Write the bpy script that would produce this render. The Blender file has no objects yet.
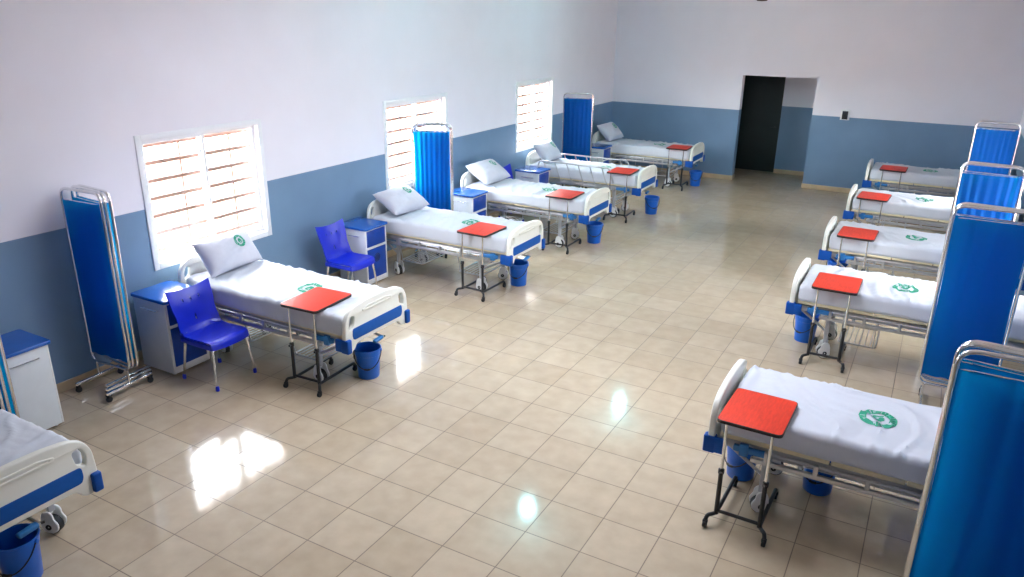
import bpy, bmesh, math, random
from mathutils import Vector, Matrix, noise
PI = math.pi
S = bpy.context.scene
COL = S.collection

# ------------------------------------------------------------------ camera, sky, exposure
ROOM_W, ROOM_D, CEIL, DADO = 7.74, 16.25, 4.05, 1.467
cam_d = bpy.data.cameras.new('camera'); cam = bpy.data.objects.new('camera', cam_d); COL.objects.link(cam)
f_px, pitch, yaw, roll = 755.344, 0.348350, -0.507720, 0.0132379
cam_d.sensor_fit = 'HORIZONTAL'; cam_d.sensor_width = 36.0; cam_d.lens = f_px * 36.0 / 1024.0
cam_d.clip_end = 300
_F = Vector((math.sin(yaw) * math.cos(pitch), math.cos(yaw) * math.cos(pitch), -math.sin(pitch)))
_R = Vector((math.cos(yaw), -math.sin(yaw), 0)); _U = _R.cross(_F)
_R2 = _R * math.cos(roll) + _U * math.sin(roll); _U2 = _U * math.cos(roll) - _R * math.sin(roll)
cam.matrix_world = Matrix(((_R2.x, _U2.x, -_F.x, 6.5268), (_R2.y, _U2.y, -_F.y, 0.0),
                           (_R2.z, _U2.z, -_F.z, 3.2749), (0, 0, 0, 1)))
S.camera = cam
SKY_STRENGTH = 19.0
world = bpy.data.worlds.new('sky'); S.world = world; world.use_nodes = True
_bg = world.node_tree.nodes['Background']
_bg.inputs[0].default_value = (0.94, 0.955, 1.0, 1); _bg.inputs[1].default_value = SKY_STRENGTH
S.view_settings.view_transform = 'Standard'; S.view_settings.look = 'None'
S.view_settings.gamma = 1.0; S.view_settings.use_curve_mapping = False
S.view_settings.exposure = 1.16
S.cycles.max_bounces = 10; S.cycles.diffuse_bounces = 6; S.cycles.glossy_bounces = 4
S.cycles.transmission_bounces = 6; S.cycles.transparent_max_bounces = 12
S.cycles.sample_clamp_indirect = 8.0
S.cycles.use_denoising = True

WIN_L = [(4.47, 5.98, 0.86, 2.15), (8.14, 9.63, 0.93, 2.15), (11.80, 13.21, 0.97, 2.16)]   # y0, y1, z0, z1
WIN_R = [(8.14, 9.63, 0.93, 2.15), (11.80, 13.21, 0.97, 2.16)]
Y_BACK = -2.6
ADDED_SKYLIGHT = (2.9, 5.1, 4.6, 6.8)                                  # unseen roof opening added for soft top light: x0, x1, y0, y1
def portal(loc, rot, sx, sy):
    l = bpy.data.lights.new('sky_portal', 'AREA'); l.shape = 'RECTANGLE'; l.size = sx; l.size_y = sy
    l.cycles.is_portal = True
    o = bpy.data.objects.new('sky_portal', l); o.location = loc; o.rotation_euler = rot; COL.objects.link(o)
for (a, b, c, d) in WIN_L: portal((-0.21, (a + b) / 2, (c + d) / 2), (0, -PI / 2, 0), d - c, b - a)
for (a, b, c, d) in WIN_R: portal((ROOM_W + 0.21, (a + b) / 2, (c + d) / 2), (0, PI / 2, 0), d - c, b - a)

portal(((ADDED_SKYLIGHT[0] + ADDED_SKYLIGHT[1]) / 2, (ADDED_SKYLIGHT[2] + ADDED_SKYLIGHT[3]) / 2, CEIL + 0.16), (0, 0, 0), ADDED_SKYLIGHT[1] - ADDED_SKYLIGHT[0], ADDED_SKYLIGHT[3] - ADDED_SKYLIGHT[2])

# ------------------------------------------------------------------ materials
def mat(name, color, rough=0.5, metal=0.0, spec=0.5, var=0.0, scale=8.0, bump=0.0, bscale=60.0, coat=0.0, trans=0.0, vec=None):
    m = bpy.data.materials.new(name); m.use_nodes = True
    nt = m.node_tree; p = nt.nodes['Principled BSDF']
    p.inputs['Base Color'].default_value = (*color, 1); p.inputs['Roughness'].default_value = rough
    p.inputs['Metallic'].default_value = metal; p.inputs['Specular IOR Level'].default_value = spec
    p.inputs['Coat Weight'].default_value = coat
    tc = nt.nodes.new('ShaderNodeTexCoord'); src = tc.outputs['Object']
    if vec:
        mp = nt.nodes.new('ShaderNodeMapping'); mp.inputs['Scale'].default_value = vec
        nt.links.new(src, mp.inputs[0]); src = mp.outputs[0]
    if var:
        n = nt.nodes.new('ShaderNodeTexNoise'); n.inputs['Scale'].default_value = scale; n.inputs['Detail'].default_value = 4
        nt.links.new(src, n.inputs['Vector'])
        r = nt.nodes.new('ShaderNodeValToRGB')
        r.color_ramp.elements[0].position = 0.3; r.color_ramp.elements[1].position = 0.7
        r.color_ramp.elements[0].color = (*[max(0, c * (1 - var)) for c in color], 1)
        r.color_ramp.elements[1].color = (*[min(1, c * (1 + var)) for c in color], 1)
        nt.links.new(n.outputs['Fac'], r.inputs[0]); nt.links.new(r.outputs[0], p.inputs['Base Color'])
    if bump:
        n2 = nt.nodes.new('ShaderNodeTexNoise'); n2.inputs['Scale'].default_value = bscale; n2.inputs['Detail'].default_value = 3
        nt.links.new(src, n2.inputs['Vector'])
        b = nt.nodes.new('ShaderNodeBump'); b.inputs['Strength'].default_value = bump; b.inputs['Distance'].default_value = 0.004
        nt.links.new(n2.outputs['Fac'], b.inputs['Height']); nt.links.new(b.outputs[0], p.inputs['Normal'])
    if trans:
        t = nt.nodes.new('ShaderNodeBsdfTranslucent'); t.inputs[0].default_value = (0.0, 0.50, 1.0, 1)
        mx = nt.nodes.new('ShaderNodeMixShader'); mx.inputs[0].default_value = trans
        out = nt.nodes['Material Output']
        nt.links.new(p.outputs[0], mx.inputs[1]); nt.links.new(t.outputs[0], mx.inputs[2]); nt.links.new(mx.outputs[0], out.inputs[0])
    return m

M = dict(
    board=mat('ivory_plastic', (0.78, 0.78, 0.70), 0.35, var=0.03, scale=6),
    inlay=mat('blue_inlay_plastic', (0.002, 0.085, 0.36), 0.5, spec=0.25, var=0.06, scale=20),
    bumper=mat('blue_bumper_plastic', (0.002, 0.07, 0.34), 0.5, spec=0.25, var=0.06, scale=20),
    frame=mat('powder_coated_steel', (0.46, 0.47, 0.50), 0.4, var=0.05, scale=10),
    rail=mat('brushed_rail_aluminium', (0.50, 0.51, 0.53), 0.32, metal=0.8, var=0.04, scale=30),
    chrome=mat('polished_chrome', (0.82, 0.82, 0.82), 0.14, metal=1.0, var=0.02, scale=20),
    black=mat('black_painted_steel', (0.012, 0.012, 0.014), 0.4, var=0.2, scale=30),
    rubber=mat('black_rubber', (0.015, 0.015, 0.016), 0.7, var=0.2, scale=40),
    white=mat('white_caster_plastic', (0.80, 0.80, 0.78), 0.4, var=0.03, scale=30),
    sheet=mat('white_cotton_sheet', (0.60, 0.63, 0.69), 0.85, spec=0.15, var=0.02, scale=5, bump=0.25, bscale=25),
    pillow=mat('pillowcase_cotton', (0.57, 0.58, 0.65), 0.9, spec=0.15, var=0.03, scale=9, bump=0.3, bscale=30),
    deck=mat('cream_mattress_base', (0.72, 0.64, 0.42), 0.7, var=0.05, scale=9),
    green=mat('green_printed_ink', (0.03, 0.33, 0.20), 0.8, var=0.15, scale=60),
    red=mat('red_laminate', (0.70, 0.045, 0.020), 0.45, spec=0.25, var=0.12, scale=14, vec=(6, 1, 1)),
    edge=mat('black_edge_band', (0.02, 0.015, 0.015), 0.5, var=0.1, scale=30),
    cab=mat('pale_grey_cabinet_panel', (0.66, 0.70, 0.72), 0.42, var=0.03, scale=8),
    cabblue=mat('blue_cabinet_plastic', (0.010, 0.065, 0.40), 0.3, var=0.08, scale=9),
    cabtop=mat('blue_cabinet_top', (0.008, 0.10, 0.44), 0.14, spec=0.7, var=0.08, scale=9),
    navy=mat('navy_print', (0.004, 0.02, 0.13), 0.4, var=0.1, scale=30),
    chair=mat('royal_blue_polypropylene', (0.006, 0.022, 0.52), 0.3, var=0.06, scale=12),
    bucket=mat('blue_bucket_plastic', (0.006, 0.13, 0.62), 0.32, var=0.06, scale=15),
    cloth=mat('blue_screen_fabric', (0.001, 0.070, 0.29), 0.8, spec=0.2, var=0.06, scale=20, bump=0.1, bscale=150, trans=0.42),
    crank=mat('light_blue_crank_plastic', (0.02, 0.16, 0.42), 0.4, var=0.06, scale=20),
    alu=mat('white_window_aluminium', (0.80, 0.82, 0.85), 0.4, var=0.02, scale=9),
    bar=mat('painted_window_bar', (0.24, 0.14, 0.115), 0.55, var=0.1, scale=12),
    skirt=mat('tan_skirting_tile', (0.50, 0.38, 0.24), 0.35, var=0.12, scale=5),
    door=mat('dark_green_door_paint', (0.006, 0.014, 0.014), 0.6, var=0.2, scale=3),
    ceil=mat('white_ceiling_paint', (0.84, 0.84, 0.84), 0.9, var=0.02, scale=2),
    ground=mat('laterite_ground', (0.50, 0.30, 0.20), 0.95, var=0.2, scale=0.7, bump=0.3, bscale=4),
    paper=mat('white_label', (0.80, 0.82, 0.82), 0.6, var=0.03, scale=30),
    dark=mat('dark_brown_fan_enamel', (0.05, 0.02, 0.012), 0.35, var=0.1, scale=20),
)
def wall_mat(name):
    m = mat(name, (0.80, 0.78, 0.86), 0.75, spec=0.2)
    nt = m.node_tree; p = nt.nodes['Principled BSDF']
    g = nt.nodes.new('ShaderNodeNewGeometry'); sp = nt.nodes.new('ShaderNodeSeparateXYZ')
    nt.links.new(g.outputs['Position'], sp.inputs[0])
    n = nt.nodes.new('ShaderNodeTexNoise'); n.inputs['Scale'].default_value = 1.6; n.inputs['Detail'].default_value = 6
    nt.links.new(g.outputs['Position'], n.inputs['Vector'])
    def ramp(c, v):
        r = nt.nodes.new('ShaderNodeValToRGB'); r.color_ramp.elements[0].position = 0.3; r.color_ramp.elements[1].position = 0.7
        r.color_ramp.elements[0].color = (*[x * (1 - v) for x in c], 1); r.color_ramp.elements[1].color = (*[min(1, x * (1 + v)) for x in c], 1)
        nt.links.new(n.outputs['Fac'], r.inputs[0]); return r
    up, lo = ramp((0.80, 0.785, 0.85), 0.02), ramp((0.165, 0.265, 0.395), 0.07)
    lt = nt.nodes.new('ShaderNodeMath'); lt.operation = 'LESS_THAN'; lt.inputs[1].default_value = DADO
    nt.links.new(sp.outputs['Z'], lt.inputs[0])
    mx = nt.nodes.new('ShaderNodeMix'); mx.data_type = 'RGBA'
    nt.links.new(lt.outputs[0], mx.inputs[0]); nt.links.new(up.outputs[0], mx.inputs[6]); nt.links.new(lo.outputs[0], mx.inputs[7])
    nt.links.new(mx.outputs[2], p.inputs['Base Color'])
    mr = nt.nodes.new('ShaderNodeMapRange'); nt.links.new(lt.outputs[0], mr.inputs[0])
    mr.inputs[3].default_value = 0.8; mr.inputs[4].default_value = 0.42
    nt.links.new(mr.outputs[0], p.inputs['Roughness'])
    n3 = nt.nodes.new('ShaderNodeTexNoise'); n3.inputs['Scale'].default_value = 45
    nt.links.new(g.outputs['Position'], n3.inputs['Vector'])
    b = nt.nodes.new('ShaderNodeBump'); b.inputs['Strength'].default_value = 0.12; b.inputs['Distance'].default_value = 0.004
    nt.links.new(n3.outputs['Fac'], b.inputs['Height']); nt.links.new(b.outputs[0], p.inputs['Normal'])
    return m
M['wall'] = wall_mat('two_tone_wall_paint')
def floor_mat():
    m = bpy.data.materials.new('beige_floor_tiles'); m.use_nodes = True
    nt = m.node_tree; p = nt.nodes['Principled BSDF']; L = nt.links.new
    g = nt.nodes.new('ShaderNodeNewGeometry'); sp = nt.nodes.new('ShaderNodeSeparateXYZ'); L(g.outputs['Position'], sp.inputs[0])
    def math_(op, a, b=None):
        n = nt.nodes.new('ShaderNodeMath'); n.operation = op
        for i, v in enumerate((a, b)):
            if v is None: continue
            if isinstance(v, (int, float)): n.inputs[i].default_value = v
            else: L(v, n.inputs[i])
        return n.outputs[0]
    ids, dist = [], []
    for ax, off in (('X', 0.17109), ('Y', 0.14465)):
        t = math_('DIVIDE', math_('SUBTRACT', sp.outputs[ax], off), 0.4)
        fl = math_('FLOOR', t); ids.append(fl); fr = math_('SUBTRACT', t, fl)
        dist.append(math_('MINIMUM', fr, math_('SUBTRACT', 1.0, fr)))
    dmin = math_('MINIMUM', dist[0], dist[1])
    mr = nt.nodes.new('ShaderNodeMapRange'); L(dmin, mr.inputs[0]); mr.inputs[1].default_value = 0.005; mr.inputs[2].default_value = 0.012
    cb = nt.nodes.new('ShaderNodeCombineXYZ'); L(ids[0], cb.inputs[0]); L(ids[1], cb.inputs[1])
    wn = nt.nodes.new('ShaderNodeTexWhiteNoise'); wn.noise_dimensions = '2D'; L(cb.outputs[0], wn.inputs['Vector'])
    r = nt.nodes.new('ShaderNodeValToRGB'); L(wn.outputs['Value'], r.inputs[0])
    r.color_ramp.elements[0].color = (0.475, 0.388, 0.275, 1); r.color_ramp.elements[1].color = (0.52, 0.433, 0.315, 1)
    n = nt.nodes.new('ShaderNodeTexNoise'); n.inputs['Scale'].default_value = 7; n.inputs['Detail'].default_value = 6; L(g.outputs['Position'], n.inputs['Vector'])
    r2 = nt.nodes.new('ShaderNodeValToRGB'); L(n.outputs['Fac'], r2.inputs[0])
    r2.color_ramp.elements[0].position = 0.3; r2.color_ramp.elements[1].position = 0.75
    r2.color_ramp.elements[0].color = (0.92, 0.91, 0.90, 1); r2.color_ramp.elements[1].color = (1.06, 1.06, 1.06, 1)
    mu = nt.nodes.new('ShaderNodeMix'); mu.data_type = 'RGBA'; mu.blend_type = 'MULTIPLY'; mu.inputs[0].default_value = 1
    L(r.outputs[0], mu.inputs[6]); L(r2.outputs[0], mu.inputs[7])
    mx = nt.nodes.new('ShaderNodeMix'); mx.data_type = 'RGBA'; L(mr.outputs[0], mx.inputs[0])
    mx.inputs[6].default_value = (0.16, 0.118, 0.078, 1); L(mu.outputs[2], mx.inputs[7]); L(mx.outputs[2], p.inputs['Base Color'])
    rr = nt.nodes.new('ShaderNodeMapRange'); L(mr.outputs[0], rr.inputs[0]); rr.inputs[3].default_value = 0.6; rr.inputs[4].default_value = 0.085
    L(rr.outputs[0], p.inputs['Roughness']); p.inputs['Specular IOR Level'].default_value = 0.55
    n4 = nt.nodes.new('ShaderNodeTexNoise'); n4.inputs['Scale'].default_value = 3.5; n4.inputs['Detail'].default_value = 2; L(g.outputs['Position'], n4.inputs['Vector'])
    ad = math_('ADD', math_('MULTIPLY', n4.outputs['Fac'], 0.5), mr.outputs[0])
    b = nt.nodes.new('ShaderNodeBump'); b.inputs['Strength'].default_value = 0.12; b.inputs['Distance'].default_value = 0.002
    L(ad, b.inputs['Height']); L(b.outputs[0], p.inputs['Normal'])
    return m
M['floor'] = floor_mat()
def glass_mat(name='clear_window_glass', tint=(0.96, 0.98, 0.98)):
    m = bpy.data.materials.new(name); m.use_nodes = True
    nt = m.node_tree; nt.nodes.remove(nt.nodes['Principled BSDF'])
    t = nt.nodes.new('ShaderNodeBsdfTransparent'); t.inputs[0].default_value = (*tint, 1)
    g = nt.nodes.new('ShaderNodeBsdfGlossy'); g.inputs['Roughness'].default_value = 0.02
    mx = nt.nodes.new('ShaderNodeMixShader')
    mx.inputs[0].default_value = 0.05; nt.links.new(t.outputs[0], mx.inputs[1]); nt.links.new(g.outputs[0], mx.inputs[2])
    nt.links.new(mx.outputs[0], nt.nodes['Material Output'].inputs[0]); return m
M['glass'] = glass_mat(); M['fill_glass'] = glass_mat('added_skylight_glass', (0.62, 0.63, 0.66))  # second glass is tinted to dim the added skylight
def emit_mat(name, c, s):
    m = bpy.data.materials.new(name); m.use_nodes = True; p = m.node_tree.nodes['Principled BSDF']
    p.inputs['Base Color'].default_value = (*c, 1); p.inputs['Emission Color'].default_value = (*c, 1); p.inputs['Emission Strength'].default_value = s
    return m
M['lamp'] = emit_mat('cool_lamp_glow', (0.32, 0.90, 1.0), 60.0)

# ------------------------------------------------------------------ mesh helpers
def mesh_from(bm, m, angle=38, bevel=0.0):
    bmesh.ops.remove_doubles(bm, verts=bm.verts, dist=1e-6)
    bmesh.ops.recalc_face_normals(bm, faces=bm.faces)
    lim = math.radians(angle)
    for e in bm.edges:
        e.smooth = (e.calc_face_angle(0.0) < lim) if len(e.link_faces) == 2 else len(e.link_faces) < 2
    for fc in bm.faces: fc.smooth = True
    me = bpy.data.meshes.new('mesh'); bm.to_mesh(me); bm.free()
    for x in (m if isinstance(m, (list, tuple)) else [m]): me.materials.append(x)
    return me
def obj(name, bm, m, parent=None, loc=(0, 0, 0), rot=(0, 0, 0), angle=38):
    me = bm if isinstance(bm, bpy.types.Mesh) else mesh_from(bm, m, angle)
    me.name = name
    o = bpy.data.objects.new(name, me); COL.objects.link(o); o.location = loc; o.rotation_euler = rot
    if parent: o.parent = parent
    return o
def tag(o, label=None, cat=None, group=None, kind=None):
    if label: o['label'] = label
    if cat: o['category'] = cat
    if group: o['group'] = group
    if kind: o['kind'] = kind
    return o
def thing(name, label, cat, loc=(0, 0, 0), rotz=0.0, group=None):
    o = bpy.data.objects.new(name, None); o.empty_display_size = 0.1; COL.objects.link(o)
    o.location = loc; o.rotation_euler = (0, 0, rotz); return tag(o, label, cat, group)
def dup(root, label, loc, rotz):
    def rec(o, parent):
        c = o.copy(); COL.objects.link(c)
        if parent: c.parent = parent
        for ch in list(o.children): rec(ch, c)
        return c
    r = rec(root, None); r.location = loc; r.rotation_euler = (0, 0, rotz); r['label'] = label; return r
def B(): return bmesh.new()
def box(bm, lo, hi, bev=0.0, seg=2, rot=None, mi=0):
    c = [(a + b) / 2 for a, b in zip(lo, hi)]; s = [abs(b - a) for a, b in zip(lo, hi)]
    t = bmesh.new(); bmesh.ops.create_cube(t, size=1.0)
    for v in t.verts: v.co = Vector((v.co.x * s[0], v.co.y * s[1], v.co.z * s[2]))
    if bev: bmesh.ops.bevel(t, geom=t.edges[:], offset=min(bev, min(s) * 0.45), segments=seg, affect='EDGES', profile=0.5)
    for v in t.verts:
        v.co = (rot @ v.co if rot else v.co) + Vector(c)
    join(bm, t, mi); return bm
def join(bm, t, mi=0):
    mp = {}
    for v in t.verts: mp[v] = bm.verts.new(v.co)
    for fc in t.faces:
        try: nf = bm.faces.new([mp[v] for v in fc.verts]); nf.material_index = mi
        except ValueError: pass
    t.free()
def fillet(pts, r, n=5, closed=False):
    pts = [Vector(p) for p in pts]; out = []; N = len(pts)
    for i, p in enumerate(pts):
        if not closed and i in (0, N - 1): out.append(p); continue
        a, b = pts[i - 1] - p, pts[(i + 1) % N] - p
        k = min(r, a.length * 0.49, b.length * 0.49); a = p + a.normalized() * k; b = p + b.normalized() * k
        for j in range(n + 1):
            t = j / n; out.append(a * (1 - t) ** 2 + p * 2 * t * (1 - t) + b * t * t)
    return out
def tube(bm, pts, r, seg=10, closed=False, r2=None, caps=True):
    pts = [Vector(p) for p in pts]; N = len(pts); rings = []
    prev = None
    for i in range(N):
        if closed: d = pts[(i + 1) % N] - pts[i - 1]
        else: d = pts[min(i + 1, N - 1)] - pts[max(i - 1, 0)]
        d.normalize()
        if prev is None:
            u = d.orthogonal().normalized()
        else:
            u = prev - d * prev.dot(d)
            u = u.normalized() if u.length > 1e-6 else d.orthogonal().normalized()
        prev = u; w = d.cross(u)
        rr = r if r2 is None else r + (r2 - r) * i / (N - 1)
        rings.append([bm.verts.new(pts[i] + (u * math.cos(2 * PI * k / seg) + w * math.sin(2 * PI * k / seg)) * rr) for k in range(seg)])
    for i in range(N if closed else N - 1):
        A, Bn = rings[i], rings[(i + 1) % N]
        sh = 0
        if closed and i == N - 1:
            sh = min(range(seg), key=lambda s: (A[0].co - Bn[s].co).length)
        for k in range(seg):
            bm.faces.new((A[k], A[(k + 1) % seg], Bn[(k + 1 + sh) % seg], Bn[(k + sh) % seg]))
    if not closed and caps:
        bm.faces.new(rings[0][::-1]); bm.faces.new(rings[-1])
    return bm
def lathe(bm, prof, seg=24, axis='Z', c=(0, 0, 0)):
    c = Vector(c); rings = []
    for (r, h) in prof:
        ring = []
        for k in range(seg):
            a = 2 * PI * k / seg; x, y = r * math.cos(a), r * math.sin(a)
            co = {'Z': (x, y, h), 'Y': (x, h, y), 'X': (h, x, y)}[axis]
            ring.append(bm.verts.new(c + Vector(co)))
        rings.append(ring)
    for A, Bn in zip(rings, rings[1:]):
        for k in range(seg):
            bm.faces.new((A[k], A[(k + 1) % seg], Bn[(k + 1) % seg], Bn[k]))
    for ring in (rings[0], rings[-1]):
        if (ring[0].co - ring[seg // 2].co).length > 1e-5: bm.faces.new(ring)
    return bm
def plate(loops, thick, bev, axis='X', res_off=(0, 0, 0)):
    """a bevelled sheet cut from outline loops (first = outside, others = holes); returns a Mesh in the plane across the axis"""
    cu = bpy.data.curves.new('outline', 'CURVE'); cu.dimensions = '2D'; cu.fill_mode = 'BOTH'
    cu.extrude = thick / 2 - bev; cu.bevel_depth = bev; cu.bevel_resolution = 2
    for lp in loops:
        sp = cu.splines.new('POLY'); sp.points.add(len(lp) - 1); sp.use_cyclic_u = True
        for q, (x, y) in zip(sp.points, lp): q.co = (x, y, 0, 1)
    o = bpy.data.objects.new('outline', cu); COL.objects.link(o)
    dg = bpy.context.evaluated_depsgraph_get(); me = bpy.data.meshes.new_from_object(o.evaluated_get(dg))
    bpy.data.objects.remove(o); bpy.data.curves.remove(cu)
    R = {'X': Matrix(((0, 0, 1), (1, 0, 0), (0, 1, 0))), 'Y': Matrix(((1, 0, 0), (0, 0, -1), (0, 1, 0))), 'Z': Matrix.Identity(3)}[axis]
    bm = bmesh.new(); bm.from_mesh(me); bpy.data.meshes.remove(me)
    for v in bm.verts: v.co = R @ v.co + Vector(res_off)
    return bm
def rounded_poly(pts, r, n=5): return [(p.x, p.y) for p in fillet([(x, y, 0) for x, y in pts], r, n, True)]
def ellipse(cx, cy, rx, ry, n=24): return [(cx + rx * math.cos(2 * PI * k / n), cy + ry * math.sin(2 * PI * k / n)) for k in range(n)]
def rbox_grid(bm, h, r, n):
    """rounded block made of evenly split faces, half sizes h, corner radius r"""
    hx = Vector(h); inner = Vector([max(a - r, 0) for a in h])
    cache = {}
    def vert(q):
        k = tuple(round(c, 5) for c in q)
        if k not in cache:
            i = Vector([max(-a, min(a, c)) for a, c in zip(inner, q)]); d = Vector(q) - i
            cache[k] = bm.verts.new(i + d.normalized() * r if d.length > 1e-9 else Vector(q))
        return cache[k]
    def ax(a, m):  # denser at the rounded rim
        i = inner[a]; H = h[a]
        return [-H, -H + r * 0.35, -H + r * 0.7] + [-i + 2 * i * k / m for k in range(m + 1)] + [H - r * 0.7, H - r * 0.35, H]
    for a in range(3):
        u, v = (a + 1) % 3, (a + 2) % 3
        U, V = ax(u, n[u]), ax(v, n[v])
        for s in (-1, 1):
            def q(i, j):
                p = [0, 0, 0]; p[a] = s * h[a]; p[u] = U[i]; p[v] = V[j]; return vert(p)
            for i in range(len(U) - 1):
                for j in range(len(V) - 1):
                    f4 = [q(i, j), q(i + 1, j), q(i + 1, j + 1), q(i, j + 1)]
                    try: bm.faces.new(f4 if s > 0 else f4[::-1])
                    except ValueError: pass
    return bm

# ------------------------------------------------------------------ room shell
def struct(name, bm, m, parent=None):
    o = obj(name, bm, m, parent)
    if not parent: o['kind'] = 'structure'
    return o
def wall_slab(fixed, t, span, height, holes, axis):
    """axis 'X': wall across x between fixed and fixed+t, running along y"""
    bm = B(); cuts = sorted(set([span[0], span[1]] + [h[0] for h in holes] + [h[1] for h in holes]))
    for a, b in zip(cuts, cuts[1:]):
        zs = [(0, height)]
        for h in holes:
            if h[0] <= a + 1e-6 and h[1] >= b - 1e-6: zs = [(0, h[2]), (h[3], height)]
        for z0, z1 in zs:
            if z1 - z0 < 1e-4: continue
            if axis == 'X': box(bm, (fixed, a, z0), (fixed + t, b, z1))
            else: box(bm, (a, fixed, z0), (b, fixed + t, z1))
    return bm
DX0, DX1, DH = 2.82, 4.255, 2.165
HALL = 17.56
bm = B(); box(bm, (-0.2, Y_BACK - 0.2, -0.15), (ROOM_W + 0.2, ROOM_D + 1.6, 0)); struct('floor', bm, M['floor'])
bm = B()
for lo, hi in (((-0.2, Y_BACK - 0.2), (ROOM_W + 0.2, ADDED_SKYLIGHT[2])), ((-0.2, ADDED_SKYLIGHT[3]), (ROOM_W + 0.2, ROOM_D + 0.2)), ((-0.2, ADDED_SKYLIGHT[2]), (ADDED_SKYLIGHT[0], ADDED_SKYLIGHT[3])), ((ADDED_SKYLIGHT[1], ADDED_SKYLIGHT[2]), (ROOM_W + 0.2, ADDED_SKYLIGHT[3]))):
    box(bm, (*lo, CEIL), (*hi, CEIL + 0.15))
struct('ceiling', bm, M['ceil'])
r = thing('window_6', None, None, (ADDED_SKYLIGHT[0], ADDED_SKYLIGHT[2], CEIL)); r['kind'] = 'structure'  # unseen skylight, added to brighten beds and floor from above
W, H = ADDED_SKYLIGHT[1] - ADDED_SKYLIGHT[0], ADDED_SKYLIGHT[3] - ADDED_SKYLIGHT[2]; bm = B()
for lo, hi in (((0, 0), (W, 0.05)), ((0, H - 0.05), (W, H)), ((0, 0.05), (0.05, H - 0.05)), ((W - 0.05, 0.05), (W, H - 0.05)), ((W / 2 - 0.03, 0.05), (W / 2 + 0.03, H - 0.05)), ((0.05, H / 2 - 0.03), (W / 2 - 0.03, H / 2 + 0.03)), ((W / 2 + 0.03, H / 2 - 0.03), (W - 0.05, H / 2 + 0.03))):
    box(bm, (*lo, 0.02), (*hi, 0.09), 0.004)
fr = obj('window_frame', bm, M['alu'], r)
bm = B(); box(bm, (0.03, 0.03, 0.05), (W - 0.03, H - 0.03, 0.056)); obj('pane', bm, M['fill_glass'], fr)
struct('wall_left', wall_slab(-0.2, 0.2, (Y_BACK - 0.2, ROOM_D + 0.2), CEIL, WIN_L, 'X'), M['wall'])
struct('wall_right', wall_slab(ROOM_W, 0.2, (Y_BACK - 0.2, ROOM_D + 0.2), CEIL, WIN_R, 'X'), M['wall'])
struct('wall_back', wall_slab(ROOM_D, 0.2, (0, ROOM_W), CEIL, [(DX0, DX1, 0, DH)], 'Y'), M['wall'])
struct('wall_front', wall_slab(Y_BACK - 0.2, 0.2, (0, ROOM_W), CEIL, [], 'Y'), M['wall'])
bm = B()   # corridor beyond the doorway
box(bm, (3.43, HALL, 0), (6.2, HALL + 0.15, 2.9)); box(bm, (1.2, HALL, 2.2), (3.43, HALL + 0.15, 2.9)); box(bm, (1.2, HALL, 0), (2.05, HALL + 0.15, 2.2))
box(bm, (1.2, ROOM_D + 0.2, 2.9), (6.2, HALL + 0.15, 3.0)); box(bm, (1.1, ROOM_D + 0.2, 0), (1.2, HALL + 0.15, 3.0)); box(bm, (6.2, ROOM_D + 0.2, 0), (6.3, HALL + 0.15, 3.0)); box(bm, (2.05, HALL + 0.1, 0), (3.43, HALL + 0.15, 2.2))  # last box: unseen panel added behind the door to stop sky light leaking in
struct('wall_corridor', bm, M['wall'])
d = thing('door_1', None, None, (2.05, HALL + 0.03, 0)); d['kind'] = 'structure'
bm = B(); box(bm, (0.01, 0, 0.01), (1.37, 0.045, 2.19), 0.004)
obj('door_leaf', bm, M['door'], d)
bm = B(); tube(bm, fillet([(1.28, 0, 1.0), (1.28, -0.06, 1.0), (1.17, -0.06, 1.0)], 0.02), 0.009); lathe(bm, [(0.001, -0.008), (0.026, -0.008), (0.026, 0)], 16, 'Y', (1.28, 0, 1.0))
obj('door_handle', bm, M['black'], d)
def skirting(name, parts):
    bm = B()
    for lo, hi in parts: box(bm, lo, hi, 0.003)
    struct(name, bm, M['skirt'])
skirting('baseboard_left', [((0, Y_BACK, 0), (0.014, ROOM_D, 0.095))])
skirting('baseboard_right', [((ROOM_W - 0.014, Y_BACK, 0), (ROOM_W, ROOM_D, 0.095))])
skirting('baseboard_back', [((0.014, ROOM_D - 0.014, 0), (DX0, ROOM_D, 0.095)), ((DX1, ROOM_D - 0.014, 0), (ROOM_W - 0.014, ROOM_D, 0.095)),
                            ((DX0, ROOM_D, 0), (DX0 + 0.014, ROOM_D + 0.2, 0.095)), ((DX1 - 0.014, ROOM_D, 0), (DX1, ROOM_D + 0.2, 0.095))])
skirting('baseboard_corridor', [((3.43, HALL - 0.014, 0), (6.2, HALL, 0.095))])
bm = B(); box(bm, (-60, -40, -0.45), (70, 80, -0.3)); struct('ground_outside', bm, M['ground'])

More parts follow.
